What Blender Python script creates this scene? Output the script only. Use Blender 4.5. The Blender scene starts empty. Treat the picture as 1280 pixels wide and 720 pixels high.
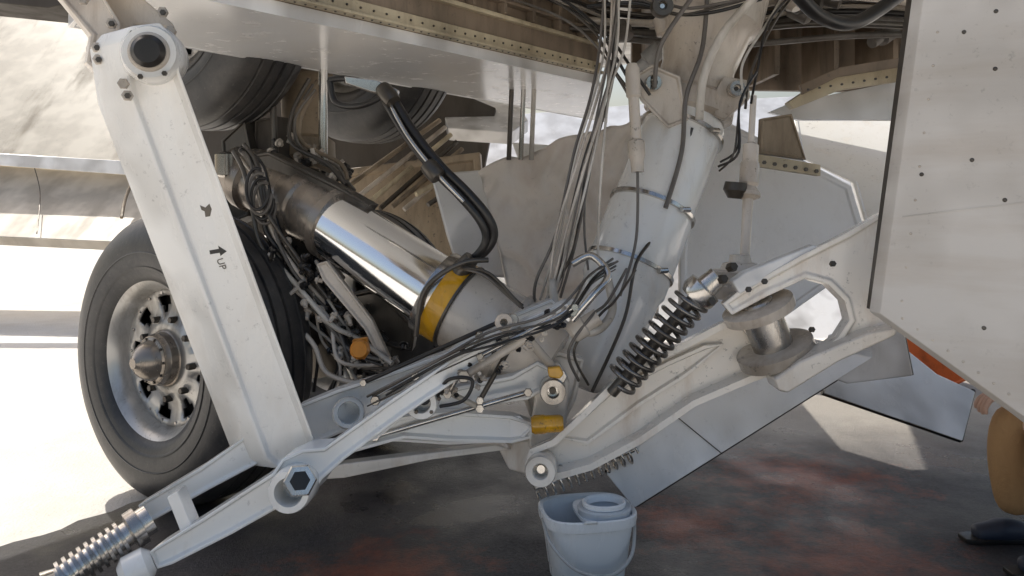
import bpy, bmesh, math, random
from mathutils import Vector, Matrix, noise as mnoise
random.seed(7)
V=Vector
scn=bpy.context.scene
H=1.3
# S(): image pixel column / row, and estimated depth from the camera -> world metres
def S(a,b,d): return V(((a-640)*d/1000.0, d, H-(b-250)*d/1000.0))
L=V((.55,.835,0)).normalized()      # aircraft lateral axis
F=V((.835,-.55,0)).normalized()     # aircraft longitudinal axis
Z=V((0,0,1))

# ------------------------------------------------------------ materials
def newmat(name):
    m=bpy.data.materials.new(name); m.use_nodes=True
    nt=m.node_tree; b=nt.nodes['Principled BSDF']; return m,nt,b
def ramp(nt,inp,a,b,c0=(0,0,0,1),c1=(1,1,1,1)):
    r=nt.nodes.new('ShaderNodeValToRGB'); r.color_ramp.elements[0].position=a; r.color_ramp.elements[1].position=b
    r.color_ramp.elements[0].color=c0; r.color_ramp.elements[1].color=c1
    nt.links.new(inp,r.inputs[0]); return r.outputs[0]
def noise(nt,vec,scale,detail=6,rough=.6,dist=0):
    n=nt.nodes.new('ShaderNodeTexNoise'); n.inputs['Scale'].default_value=scale
    n.inputs['Detail'].default_value=detail; n.inputs['Roughness'].default_value=rough; n.inputs['Distortion'].default_value=dist
    nt.links.new(vec,n.inputs['Vector']); return n.outputs['Fac']
def mapping(nt,vec,s,rot=(0,0,0),loc=(0,0,0)):
    m=nt.nodes.new('ShaderNodeMapping'); m.inputs['Scale'].default_value=s; m.inputs['Rotation'].default_value=rot; m.inputs['Location'].default_value=loc
    nt.links.new(vec,m.inputs['Vector']); return m.outputs[0]
def mathn(nt,op,a,b):
    m=nt.nodes.new('ShaderNodeMath'); m.operation=op
    for i,x in enumerate((a,b)):
        if isinstance(x,(int,float)): m.inputs[i].default_value=x
        else: nt.links.new(x,m.inputs[i])
    return m.outputs[0]
def mix(nt,f,a,b):
    m=nt.nodes.new('ShaderNodeMix'); m.data_type='RGBA'
    if isinstance(f,(int,float)): m.inputs[0].default_value=f
    else: nt.links.new(f,m.inputs[0])
    for i,x in ((6,a),(7,b)):
        if isinstance(x,tuple): m.inputs[i].default_value=(x[0],x[1],x[2],1)
        else: nt.links.new(x,m.inputs[i])
    return m.outputs[2]
def grimy(name,base,dirt=(.16,.12,.08),amt=.6,rough=.42,metal=0,speck=.6,sdark=(.05,.04,.03),streak=(5,5,1.2),bump=0,wear=True,thr=(.47,.72),coat=0):
    m,nt,b=newmat(name)
    tc=nt.nodes.new('ShaderNodeTexCoord').outputs['Object']
    a=ramp(nt,noise(nt,mapping(nt,tc,streak),1.6,7,.66,0),thr[0],thr[1])
    a2=mathn(nt,'MULTIPLY',a,amt)
    c=mix(nt,a2,base,dirt)
    s2=ramp(nt,noise(nt,tc,3.5,2,.5),.40,.62)
    c=mix(nt,mathn(nt,'MULTIPLY',s2,.3*amt),c,tuple(x*y for x,y in zip(base,(.86,.78,.66))))
    s=ramp(nt,noise(nt,tc,38,4,.75,0),.60,.68)
    c=mix(nt,mathn(nt,'MULTIPLY',mathn(nt,'MULTIPLY',s,s2),speck),c,sdark)
    if wear:
        g=nt.nodes.new('ShaderNodeNewGeometry')
        pw=ramp(nt,g.outputs['Pointiness'],.52,.6)
        c=mix(nt,mathn(nt,'MULTIPLY',mathn(nt,'MULTIPLY',pw,s2),.6),c,sdark)
    nt.links.new(c,b.inputs['Base Color'])
    r=mathn(nt,'ADD',mathn(nt,'MULTIPLY',a,.25),rough); nt.links.new(r,b.inputs['Roughness'])
    b.inputs['Metallic'].default_value=metal
    if coat: b.inputs['Coat Weight'].default_value=coat; b.inputs['Coat Roughness'].default_value=.12
    if bump:
        bp=nt.nodes.new('ShaderNodeBump'); bp.inputs['Strength'].default_value=bump; bp.inputs['Distance'].default_value=.01
        nt.links.new(noise(nt,tc,60,4,.6),bp.inputs['Height']); nt.links.new(bp.outputs[0],b.inputs['Normal'])
    return m
white=grimy('white_paint',(.88,.88,.86),(.42,.33,.23),.4,.20,speck=.35,coat=.5,thr=(.56,.76))
cream=grimy('cream_paint',(.86,.81,.74),(.40,.26,.15),.5,.20,speck=.45,coat=.5,thr=(.53,.72))
creamclean=grimy('link_paint',(.88,.87,.84),(.60,.53,.44),.3,.24,speck=.28,coat=.4)
doorw=grimy('door_paint',(.89,.89,.89),(.62,.59,.55),.35,.2,speck=.12,coat=.4,thr=(.52,.8))
doorb=grimy('door_inner_beige',(.87,.80,.73),(.52,.38,.29),.5,.32,speck=.3,streak=(2,2,1),coat=.2)
panelm=grimy('panel_paint',(.62,.585,.54),(.44,.36,.28),.45,.42,speck=.25,streak=(.6,.6,5),bump=.03)
dirtyskin=grimy('dirty_skin',(.52,.47,.38),(.24,.185,.13),.5,.5,speck=.5,streak=(2.2,.5,.5),thr=(.5,.68))
flapp=grimy('flap_paint',(.66,.60,.51),(.42,.35,.27),.35,.5,speck=.2,streak=(2,.3,.6))
skinp=grimy('wing_paint',(.80,.77,.71),(.4,.33,.25),.4,.45,speck=.3)
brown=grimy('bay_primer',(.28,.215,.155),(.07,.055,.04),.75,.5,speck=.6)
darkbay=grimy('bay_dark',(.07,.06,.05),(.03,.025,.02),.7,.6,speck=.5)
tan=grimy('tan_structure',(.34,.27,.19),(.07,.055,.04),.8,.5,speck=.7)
lipy=grimy('lip_paint',(.66,.57,.40),(.24,.17,.10),.65,.42,speck=.7)
greyp=grimy('grey_paint',(.50,.50,.49),(.20,.16,.12),.6,.4)
castb=grimy('cast_beige',(.64,.575,.50),(.22,.155,.10),.65,.24,speck=.6,bump=.06,coat=.3)
steel=grimy('steel',(.70,.68,.65),(.26,.20,.14),.5,.15,metal=.9,speck=.5)
springm=grimy('spring_steel',(.22,.21,.20),(.06,.05,.04),.6,.25,metal=.8,speck=.5)
dsteel=grimy('dark_steel',(.11,.10,.088),(.04,.03,.025),.7,.28,metal=.5,speck=.5)
alu=grimy('wheel_alloy',(.56,.55,.53),(.12,.10,.08),.75,.3,metal=.6,speck=.7)
hubm=grimy('hub_cap_metal',(.34,.30,.26),(.13,.09,.07),.7,.25,metal=.6,speck=.6)
yellow=grimy('yellow_paint',(.82,.42,.015),(.32,.16,.03),.6,.22,speck=.9,coat=.5)
orange=grimy('orange_paint',(.80,.30,.02),(.3,.1,.02),.5,.4)
red=grimy('red_brown',(.60,.12,.02),(.10,.03,.012),.7,.6,speck=1,streak=(4,4,4))
black=grimy('black_rubber',(.012,.012,.013),(.035,.03,.027),.6,.3,speck=.2)
hoseg=grimy('grey_hose',(.16,.145,.13),(.06,.05,.04),.7,.38)
hosew=grimy('white_hose',(.62,.58,.52),(.25,.2,.14),.7,.4)
plastic=grimy('bucket_plastic',(.82,.85,.87),(.50,.47,.43),.4,.26,speck=.25,wear=False)
plasticd=grimy('wringer_plastic',(.52,.56,.60),(.28,.26,.24),.4,.35,speck=.2,wear=False)
chrome,nt,b=newmat('chrome_piston')
tc=nt.nodes.new('ShaderNodeTexCoord').outputs['Object']
b.inputs['Metallic'].default_value=1; b.inputs['Base Color'].default_value=(.94,.94,.94,1)
nt.links.new(mathn(nt,'ADD',mathn(nt,'MULTIPLY',noise(nt,tc,14,4,.6),.12),.06),b.inputs['Roughness'])
tyre,nt,b=newmat('tyre_rubber')
tc=nt.nodes.new('ShaderNodeTexCoord').outputs['Object']
c=mix(nt,ramp(nt,noise(nt,tc,4,6,.7,.5),.38,.75),(.026,.026,.028),(.080,.074,.068))
c=mix(nt,mathn(nt,'MULTIPLY',ramp(nt,noise(nt,tc,60,4,.7),.62,.7),.4),c,(.15,.14,.12))
nt.links.new(c,b.inputs['Base Color']); b.inputs['Roughness'].default_value=.40
bp=nt.nodes.new('ShaderNodeBump'); bp.inputs['Strength'].default_value=.12; bp.inputs['Distance'].default_value=.01
nt.links.new(noise(nt,tc,45,5,.7),bp.inputs['Height']); nt.links.new(bp.outputs[0],b.inputs['Normal'])
def groundmat():
    m,nt,b=newmat('asphalt')
    tc=nt.nodes.new('ShaderNodeTexCoord').outputs['Object']
    g=noise(nt,tc,75,6,.85)
    c=mix(nt,ramp(nt,g,.38,.66),(.014,.0135,.016),(.105,.098,.108))
    big=ramp(nt,noise(nt,tc,.8,4,.55),.45,.70)
    c=mix(nt,mathn(nt,'MULTIPLY',big,.30),c,(.085,.08,.09))
    wet=ramp(nt,noise(nt,mapping(nt,tc,(1,1,1),(0,0,.6),(2.2,.4,0)),1.1,7,.66,0),.40,.58)
    c=mix(nt,mathn(nt,'MULTIPLY',wet,.7),c,(.010,.009,.011))
    tot=None
    for (x,y,r) in ((-.45,2.75,.6),(1.2,2.85,.8),(1.35,3.7,.8),(.7,3.2,.5)):
        vd=nt.nodes.new('ShaderNodeVectorMath'); vd.operation='DISTANCE'; nt.links.new(tc,vd.inputs[0]); vd.inputs[1].default_value=(x,y,0)
        f=mathn(nt,'SUBTRACT',1,mathn(nt,'DIVIDE',vd.outputs['Value'],r)); f=mathn(nt,'MAXIMUM',f,0)
        tot=f if tot is None else mathn(nt,'MAXIMUM',tot,f)
    rn=noise(nt,tc,5.5,9,.78,0)
    rs=ramp(nt,mathn(nt,'ADD',mathn(nt,'MULTIPLY',tot,.42),rn),.66,.98)
    c=mix(nt,mathn(nt,'MULTIPLY',rs,.9),c,(.34,.075,.025))
    sx=nt.nodes.new('ShaderNodeSeparateXYZ'); nt.links.new(tc,sx.inputs[0])
    fy=mathn(nt,'ADD',mathn(nt,'ADD',sx.outputs['Y'],mathn(nt,'MULTIPLY',sx.outputs['X'],.22)),mathn(nt,'MULTIPLY',noise(nt,tc,1.6,7,.7),1.2))
    mr=nt.nodes.new('ShaderNodeMapRange'); mr.inputs['From Min'].default_value=4.75; mr.inputs['From Max'].default_value=5.9; nt.links.new(fy,mr.inputs['Value'])
    sun_pale=mr.outputs[0]  # far asphalt paled in colour so the sun patch reads bright
    c=mix(nt,mathn(nt,'MULTIPLY',sun_pale,mathn(nt,'ADD',.5,mathn(nt,'MULTIPLY',g,.5))),c,(.48,.44,.39))
    nt.links.new(c,b.inputs['Base Color'])
    # wetness: broad, soft-edged sheen rather than hard puddles
    rr=ramp(nt,wet,0,1,(.62,.62,.62,1),(.30,.30,.30,1))
    pud=ramp(nt,noise(nt,mapping(nt,tc,(1,1,1),(0,0,.2),(5.1,2.4,0)),1.7,3,.5,0),.50,.66)
    pud=mathn(nt,'MULTIPLY',pud,mathn(nt,'SUBTRACT',1,sun_pale))
    rr=mathn(nt,'MAXIMUM',mathn(nt,'SUBTRACT',rr,mathn(nt,'MULTIPLY',pud,.30)),.10)
    rr=mathn(nt,'ADD',rr,mathn(nt,'MULTIPLY',g,.10))
    nt.links.new(rr,b.inputs['Roughness'])
    b.inputs['Specular IOR Level'].default_value=.45
    bp=nt.nodes.new('ShaderNodeBump'); bp.inputs['Distance'].default_value=.012
    nt.links.new(ramp(nt,pud,0,1,(.85,.85,.85,1),(.42,.42,.42,1)),bp.inputs['Strength'])
    nt.links.new(noise(nt,tc,90,5,.8),bp.inputs['Height']); nt.links.new(bp.outputs[0],b.inputs['Normal'])
    return m
asphalt=groundmat()
pale_ground=grimy('sunlit_pale_ground',(.68,.655,.615),(.48,.45,.42),.6,.75,speck=.7,sdark=(.26,.24,.22),streak=(.5,.5,.5),bump=.8,wear=False)  # pale colour stands in for sun glare on the tarmac

# ------------------------------------------------------------ mesh helpers
def empty(name):
    e=bpy.data.objects.new(name,None); scn.collection.objects.link(e); e.empty_display_size=.1; return e
def mk(name,verts,faces,mat,par,angle=40,bevel=0,seg=2):
    me=bpy.data.meshes.new(name); me.from_pydata([tuple(v) for v in verts],[],faces); 
    bm=bmesh.new(); bm.from_mesh(me); bmesh.ops.recalc_face_normals(bm,faces=bm.faces); bm.to_mesh(me); bm.free()
    return fin(name,me,mat,par,angle,bevel,seg)
def fin(name,me,mat,par,angle=40,bevel=0,seg=2):
    for p in me.polygons: p.use_smooth=True
    me.set_sharp_from_angle(angle=math.radians(angle))
    me.materials.append(mat)
    o=bpy.data.objects.new(name,me); scn.collection.objects.link(o)
    if par: o.parent=par
    if bevel:
        bv=o.modifiers.new('b','BEVEL'); bv.width=bevel; bv.segments=seg; bv.limit_method='ANGLE'; bv.angle_limit=math.radians(35); bv.harden_normals=True
    return o
def frame(d):
    d=d.normalized(); a=Z if abs(d.z)<.9 else V((1,0,0))
    u=d.cross(a).normalized(); return u,d.cross(u).normalized()
def lathe_data(p0,p1,prof,seg=32):
    ax=p1-p0; u,w=frame(ax); vs=[];fs=[];
    for t,r in prof:
        for i in range(seg):
            a=2*math.pi*i/seg; vs.append(p0+ax*t+(u*math.cos(a)+w*math.sin(a))*r)
    n=len(prof)
    for j in range(n-1):
        for i in range(seg):
            k=(i+1)%seg; fs.append((j*seg+i,j*seg+k,(j+1)*seg+k,(j+1)*seg+i))
    fs.append(tuple(range(seg))); fs.append(tuple((n-1)*seg+i for i in range(seg)))
    return vs,fs
def lathe(name,p0,p1,prof,mat,par,seg=32,angle=32):
    vs,fs=lathe_data(p0,p1,prof,seg); return mk(name,vs,fs,mat,par,angle)
def cyl(name,p0,p1,r,mat,par,seg=24,r1=None,ch=.12):
    r1=r if r1 is None else r1; l=(p1-p0).length; c=min(.2,ch*r/max(l,1e-4))
    return lathe(name,p0,p1,[(0,r*.88),(c,r),(1-c,r1),(1,r1*.88)],mat,par,seg)
def catmull(pts,n=8):
    out=[]; P=[pts[0]]+list(pts)+[pts[-1]]
    for i in range(1,len(P)-2):
        for k in range(n):
            t=k/n; a,b,c,d=P[i-1],P[i],P[i+1],P[i+2]
            out.append(.5*((2*b)+(c-a)*t+(2*a-5*b+4*c-d)*t*t+(3*b-a-3*c+d)*t*t*t))
    out.append(pts[-1]); return out
def tube_data(pts,r,seg=8,off=0):
    vs=[];fs=[];n=len(pts); u=None
    for i,p in enumerate(pts):
        d=(pts[min(i+1,n-1)]-pts[max(i-1,0)])
        if d.length<1e-6: d=Z
        d=d.normalized()
        if u is None: u,w=frame(d)
        else:
            u=(u-d*u.dot(d)).normalized(); w=d.cross(u)
        rr=r[i] if isinstance(r,list) else r
        for k in range(seg):
            a=2*math.pi*k/seg; vs.append(p+(u*math.cos(a)+w*math.sin(a))*rr)
    for j in range(n-1):
        for i in range(seg):
            k=(i+1)%seg; fs.append((off+j*seg+i,off+j*seg+k,off+(j+1)*seg+k,off+(j+1)*seg+i))
    fs.append(tuple(off+i for i in range(seg))); fs.append(tuple(off+(n-1)*seg+i for i in range(seg)))
    return vs,fs
def tube(name,pts,r,mat,par,seg=10,smooth=True):
    p=catmull(pts) if (smooth and len(pts)>2) else pts
    vs,fs=tube_data(p,r,seg); return mk(name,vs,fs,mat,par,60)
def multi(name,lst,mat,par,angle=50):
    vs=[];fs=[]
    for v,f in lst:
        o=len(vs); vs+=v; fs+=[tuple(i+o for i in ff) for ff in f]
    return mk(name,vs,fs,mat,par,angle)
def bundle(name,guide,n,spread,rr,mats,par):
    groups={}
    for k in range(n):
        j=V((random.gauss(0,1),random.gauss(0,1),random.gauss(0,1)))
        pts=[]
        for i,g in enumerate(guide):
            s=spread[i] if isinstance(spread,list) else spread
            jj=V((random.gauss(0,1),random.gauss(0,1),random.gauss(0,1)))
            pts.append(g+(j*.8+jj*.35)*s)
        groups.setdefault(k%len(mats),[]).append(tube_data(catmull(pts,7),random.uniform(*rr),7))
    for k,l in groups.items(): multi(name+'_%d'%(k+1),l,mats[k],par,60)
def helix(name,p0,p1,R,r,turns,mat,par,seg=8):
    ax=p1-p0;u,w=frame(ax);n=int(turns*22);pts=[]
    for i in range(n+1):
        t=i/n;a=2*math.pi*turns*t; pts.append(p0+ax*t+(u*math.cos(a)+w*math.sin(a))*R)
    vs,fs=tube_data(pts,r,seg); return mk(name,vs,fs,mat,par,60)
def plate(name,pts,ext,mat,par,pocket=None,bevel=.004,seg=2):
    n=len(pts); vs=list(pts)+[p+ext for p in pts]
    fs=[tuple(range(n)),tuple(range(2*n-1,n-1,-1))]+[(i,(i+1)%n,n+(i+1)%n,n+i) for i in range(n)]
    me=bpy.data.meshes.new(name); me.from_pydata([tuple(v) for v in vs],[],fs)
    bm=bmesh.new(); bm.from_mesh(me); bmesh.ops.recalc_face_normals(bm,faces=bm.faces); bm.faces.ensure_lookup_table()
    if pocket:
        f=bm.faces[0]
        bmesh.ops.inset_region(bm,faces=[f],thickness=pocket[0],depth=0)
        bmesh.ops.inset_region(bm,faces=[f],thickness=.006,depth=-pocket[1])
    bm.to_mesh(me); bm.free()
    return fin(name,me,mat,par,40,bevel,seg)
def PL(pts,dl,dr,dt=None,db=None):
    """points on one flat plane: distance dl at left end, dr at right end (inverse-linear = planar)"""
    xs=[p[0] for p in pts]; ys=[p[1] for p in pts]; x0,x1=min(xs),max(xs); y0,y1=min(ys),max(ys)
    out=[]
    for p in pts:
        i=1/dl+(1/dr-1/dl)*(p[0]-x0)/(x1-x0)
        if dt: i+=(1/db-1/dt)*((p[1]-y0)/(y1-y0)-.5)
        out.append(S(p[0],p[1],1/i))
    return out
def sheet_curved(name,c,mat,par,bulge=.08,crumple=.03,sc=2.5,n=36,seed=0,thick=.02):
    """doubly curved skin panel between four world corners (bl, br, tr, tl)"""
    nrm=(c[1]-c[0]).cross(c[3]-c[0]).normalized(); vs=[];fs=[]
    for j in range(n+1):
        for i in range(n+1):
            u,v=i/n,j/n; p=lerp(lerp(c[0],c[1],u),lerp(c[3],c[2],u),v)
            h=bulge*math.sin(math.pi*u)*math.sin(math.pi*v)
            h+=crumple*mnoise.noise((p*sc)+V((seed,0,0)))*2
            k=mnoise.noise((p*sc*1.7)+V((0,seed,3))); h+=crumple*(1-abs(k)*3)*.5
            vs.append(p+nrm*h)
    for j in range(n):
        for i in range(n): a=j*(n+1)+i; fs.append((a,a+1,a+n+2,a+n+1))
    o=mk(name,vs,fs,mat,par,60); sm=o.modifiers.new('s','SOLIDIFY'); sm.thickness=thick; return o
def boss(name,c,d,R,r,h,mat,par,inner=None,deep=.5,seg=28):
    d=d.normalized()
    lathe(name,c,c+d*h,[(0,R*.95),(.06,R),(.86,R),(1,R*.92),(1,r*1.08),(.93,r),(deep,r)],mat,par,seg)
    if inner: cyl(name+'_pin',c+d*h*.1,c+d*h*(deep+.18),r*.62,inner,par,16)
def hexb(c,d,R,h):
    return lathe_data(c,c+d.normalized()*h,[(0,R),(.8,R),(1,R*.85)],6)
def dome(c,d,R,h,seg=8):
    return lathe_data(c,c+d.normalized()*h,[(0,R),(.5,R*.85),(1,R*.4)],seg)
def bolts(name,cs,d,R,h,mat,par,hexa=True):
    multi(name,[(hexb if hexa else dome)(c,d,R,h) for c in cs],mat,par,30)
def lerp(a,b,t): return a+(b-a)*t
def toeye(p): return (V((0,0,H))-p).normalized()

# ------------------------------------------------------------ ground
def sheet(name,pts,z,mat):
    return mk(name,[V((x,y,z)) for x,y in pts],[tuple(range(len(pts)))],mat,None)
sheet('ground',[(-600,-600),(600,-600),(600,600),(-600,600)],0,pale_ground)
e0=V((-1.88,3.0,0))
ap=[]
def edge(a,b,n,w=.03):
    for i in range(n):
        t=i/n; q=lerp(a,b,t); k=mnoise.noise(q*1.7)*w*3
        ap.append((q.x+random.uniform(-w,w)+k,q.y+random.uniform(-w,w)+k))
cs=[e0-L*1.3,e0+L*2.6,V((.6,6.4,0)),V((2.4,6.3,0)),V((5.0,5.6,0)),V((5.2,1.9,0)),V((.8,1.75,0))]  # outline follows the shadow edge; paler ground carries the sunlit side
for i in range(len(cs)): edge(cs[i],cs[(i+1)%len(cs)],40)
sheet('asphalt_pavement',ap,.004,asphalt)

# ------------------------------------------------------------ wheels
def wheel(name,c,R=.63,full=True):
    par=empty(name); ax=-L   # outboard direction
    def ring(prof,mat,nm,seg=96,ang=40):
        vs=[];u,w=frame(L)
        for x,r in prof:
            for i in range(seg):
                a=2*math.pi*i/seg; vs.append(c+ax*x+(u*math.cos(a)+w*math.sin(a))*r)
        n=len(prof);fs=[]
        for j in range(n-1):
            for i in range(seg):
                k=(i+1)%seg; fs.append((j*seg+i,j*seg+k,(j+1)*seg+k,(j+1)*seg+i))
        return mk(nm,vs,fs,mat,par,ang)
    s=R/.63
    side=[(.155,.325),(.185,.335),(.205,.37),(.216,.43),(.214,.49),(.200,.540),(.178,.578),(.148,.604),(.12,.616)]
    tr=[]
    for g in (.092,.031,-.031,-.092):
        tr+=[(g+.009,.629-abs(g)*.08),(g+.006,.615),(g-.006,.615),(g-.009,.629-abs(g)*.08)]
    prof=side+tr+[(-x,r) for x,r in reversed(side)]
    ring([(x,r*s) for x,r in prof],tyre,'tyre',96,50)
    ring([(.206,.383*s),(.211,.388*s),(.213,.395*s)],tyre,'sidewall_bead')
    ring([(.2165,.452*s),(.2185,.455*s),(.2165,.459*s)],tyre,'sidewall_rib')
    for sg in (1,-1):
        ring([(sg*x,r*s) for x,r in [(.10,.318),(.165,.322),(.182,.334),(.188,.345),(.182,.350),(.172,.348)]],alu,'rim_flange')
        ring([(sg*x,r*s) for x,r in [(.182,.334),(.165,.315),(.14,.303),(.12,.296),(.10,.290)]],alu,'rim_well')
        seg=72;u,w=frame(L);rr=[.292,.268,.225,.190,.150,.118];xx=[.10,.088,.082,.086,.105,.118]
        vs=[];fs=[]
        for x,r in zip(xx,rr):
            for i in range(seg):
                a=2*math.pi*i/seg; vs.append(c+ax*(sg*x)+(u*math.cos(a)+w*math.sin(a))*r*s)
        for j in range(5):
            for i in range(seg):
                if j in(1,) and i%8 in(2,3,4,5): continue
                if j==2 and i%8 in(3,4): continue
                k=(i+1)%seg; fs.append((j*seg+i,j*seg+k,(j+1)*seg+k,(j+1)*seg+i))
        o=mk('wheel_web',vs,fs,alu,par,40); sm=o.modifiers.new('s','SOLIDIFY'); sm.thickness=.014; sm.offset=0
        d=ax*sg
        bl=[c+d*.095+(u*math.cos(a)+w*math.sin(a))*.172*s for a in [2*math.pi*i/9+.1 for i in range(9)]]
        bolts('tie_bolts',bl,d,.015,.035,dsteel,par)
        bl=[c+d*.092+(u*math.cos(a)+w*math.sin(a))*.278*s for a in [2*math.pi*i/18 for i in range(18)]]
        bolts('rim_bolts',bl,d,.008,.012,steel,par)
        lathe('hub',c+d*.07,c+d*.18,[(0,.125),(.45,.122),(.5,.112),(.8,.110),(.85,.106),(1,.102)],hubm,par,36)
        lathe('hub_cap',c+d*.175,c+d*.265,[(0,.098),(.08,.098),(.14,.086),(.4,.078),(.65,.062),(.85,.040),(.95,.025),(1,.022)],hubm,par,32)
        bl=[c+d*.182+(u*math.cos(a)+w*math.sin(a))*.092 for a in [2*math.pi*i/10 for i in range(10)]]
        bolts('cap_bolts',bl,d,.006,.010,dsteel,par)
    cyl('brake_pack',c-L*.05,c+L*.05,.285*s,black,par,40)
    return par
Wc=V((-1.41,3.50,.628))
wheel('aircraft_wheel',Wc)
wheel('aircraft_wheel',Wc+L*1.02)
Uc=V((-1.50,3.95,2.27))
wheel('aircraft_wheel',Uc)
wheel('aircraft_wheel',Uc+L*1.12)

# ------------------------------------------------------------ landing gear
G=empty('landing_gear')
cyl('axle_lower',Wc+L*.1,Wc+L*.95,.085,dsteel,G,28)
for t in (.27,.75): lathe('brake_housing',Wc+L*(t-.06),Wc+L*(t+.06),[(0,.2),(.2,.24),(.8,.24),(1,.2)],dsteel,G,32)
cyl('axle_upper',Uc+L*.1,Uc+L*1.0,.08,dsteel,G,28)
for t in (.27,.85): lathe('brake_housing_upper',Uc+L*(t-.06),Uc+L*(t+.06),[(0,.2),(.2,.24),(.8,.24),(1,.2)],dsteel,G,32)
am=Wc+L*.5; um=V((S(378,60,4.25).x,4.25,2.25))
lathe('bogie_beam',um,S(383,225,4.1),[(0,.13),(.3,.125),(.32,.15),(.38,.15),(.4,.12),(.75,.115),(.78,.15),(.88,.15),(.9,.12),(1,.12)],tan,G,32)
cyl('bogie_beam_lower',S(383,215,4.1),am,.13,dsteel,G,28)
cyl('bogie_side_rod',S(404,85,3.9),S(404,215,3.9),.022,steel,G)
cyl('bogie_side_rod_2',S(340,100,3.9),S(346,235,3.9),.016,dsteel,G)
plate('bogie_bracket',PL([(318,150),(345,145),(350,215),(330,250),(316,245)],3.95,3.9),V((.05,.12,0)),darkbay,G,(.012,.012),.008)
plate('bogie_bracket_2',PL([(276,175),(305,150),(316,200),(310,270),(285,280)],3.9,3.9),V((.05,.12,0)),dsteel,G,(.012,.012),.008)
h0,h1=S(292,212,3.75),S(425,283,3.42)
lathe('piston_housing',h0,h1,[(0,.09),(.02,.12),(.15,.125),(.17,.145),(.25,.145),(.27,.125),(.6,.13),(.62,.15),(.7,.15),(.72,.14),(.93,.14),(.94,.162),(1,.162)],hubm,G,40)
lathe('piston_end_lug',S(283,190,3.6),S(283,222,3.6),[(0,.03),(.1,.05),(.9,.05),(1,.03)],steel,G)
plate('housing_saddle',PL([(300,196),(335,190),(420,232),(462,256),(450,270),(400,250),(330,220),(300,218)],3.6,3.3),V((.02,.12,0)),dsteel,G,(.010,.010),.008)
p0,p1=S(415,279,3.43),S(556,372,3.10)
cyl('chrome_piston',p0,p1,.142,chrome,G,64,ch=.02)
c0,c1=S(546,366,3.12),S(690,455,3.0)
lathe('gland_nut',c0,c0+(c1-c0)*.20,[(0,.15),(.04,.166),(.12,.168),(.16,.158),(.24,.158),(.28,.170),(.98,.170),(1,.165)],yellow,G,64)
lathe('gland_ring',c0-(c1-c0)*.03,c0+(c1-c0)*.06,[(0,.150),(.1,.172),(.8,.174),(1,.172)],steel,G,64)
lathe('gland_ring_2',c0+(c1-c0)*.19,c0+(c1-c0)*.215,[(0,.165),(.2,.176),(.8,.176),(1,.165)],dsteel,G,64)
lathe('piston_cylinder',c0+(c1-c0)*.21,c1,[(0,.16),(.02,.166),(.5,.166),(.52,.18),(.58,.18),(.6,.168),(.85,.165),(1,.13)],castb,G,48)
s0,s1=S(742,452,3.30),S(858,150,3.62)
sa=(s1-s0)
lathe('main_strut',s0-sa*.10,s1,[(0,.05),(.02,.10),(.06,.135),(.12,.152),(.3,.165),(.34,.168),(.36,.182),(.62,.186),(.64,.178),(.985,.18),(1,.17)],white,G,64)
for t in (.36,.60,.93):
    q=s0+sa*t; d=sa.normalized()
    lathe('strut_band',q,q+d*.02,[(0,.180),(.1,.193),(.9,.193),(1,.180)],steel,G,48)
    cyl('band_clamp',q+d*.01+V((.13,-.15,0)),q+d*.01+V((.09,-.18,0)),.012,steel,G,10)
s2=S(905,-60,3.75)
lathe('strut_head',s1,s2,[(0,.17),(.03,.20),(.12,.20),(.15,.17),(.3,.165),(.5,.2),(.55,.24),(.8,.25),(1,.25)],castb,G,48)
plate('strut_lug_left',PL([(790,95),(815,80),(850,95),(860,150),(835,160),(800,125)],3.42,3.4),V((.02,.08,0)),castb,G,(.012,.012),.006)
plate('strut_lug_right',PL([(890,120),(905,95),(935,100),(938,122),(905,150),(893,145)],3.45,3.45),V((.02,.08,0)),castb,G,None,.008)
boss('lug_bolt',S(815,105,3.42),V((0,-1,0)),.035,.015,.05,steel,G,dsteel)
boss('lug_bolt_2',S(918,112,3.44),V((0,-1,0)),.035,.015,.05,steel,G,dsteel)
boss('lug_bolt_3',S(826,10,3.3),V((0,-1,0)),.045,.018,.05,dsteel,G,steel)
tube('strut_pipe_1',[S(865,160,3.42),S(850,220,3.38),S(820,290,3.3),S(795,330,3.2),S(780,400,3.15),S(740,490,3.1)],.007,dsteel,G)
tube('strut_pipe_2',[S(885,-20,3.4),S(878,60,3.4),S(858,120,3.38),S(852,190,3.36),S(832,260,3.3)],.010,hoseg,G)
tube('strut_pipe_3',[S(960,-20,3.3),S(905,40,3.35),S(880,95,3.36),S(874,150,3.38)],.018,hosew,G)
tube('strut_pipe_4',[S(870,-10,3.3),S(835,40,3.3),S(822,70,3.33),S(818,110,3.35)],.010,hoseg,G)
tube('strut_pipe_5',[S(990,-15,3.2),S(1025,20,3.3),S(1070,28,3.4),S(1130,-10,3.5)],.03,black,G)
lathe('swing_actuator',S(790,80,3.25),S(797,215,3.2),[(0,.02),(.05,.03),(.3,.03),(.32,.022),(.7,.022),(.72,.034),(.85,.034),(.9,.026),(1,.026)],castb,G)
tube('swing_actuator_rod',[S(797,210,3.2),S(795,300,3.15),S(775,370,3.1)],.006,hoseg,G)
lathe('lock_actuator',S(942,120,3.1),S(931,320,2.95),[(0,.012),(.3,.012),(.32,.03),(.42,.03),(.44,.036),(.56,.036),(.58,.028),(.62,.045),(.64,.045),(.66,.02),(.95,.018),(1,.018)],castb,G)
lathe('lock_actuator_cup',S(920,228,3.0),S(918,248,3.0),[(0,.04),(.5,.045),(1,.025)],dsteel,G)
bundle('actuator_cables',[S(950,90,3.1),S(930,130,3.1),S(925,190,3.05),S(905,210,3.1)],3,.015,(.003,.006),[black,dsteel],G)
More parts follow.
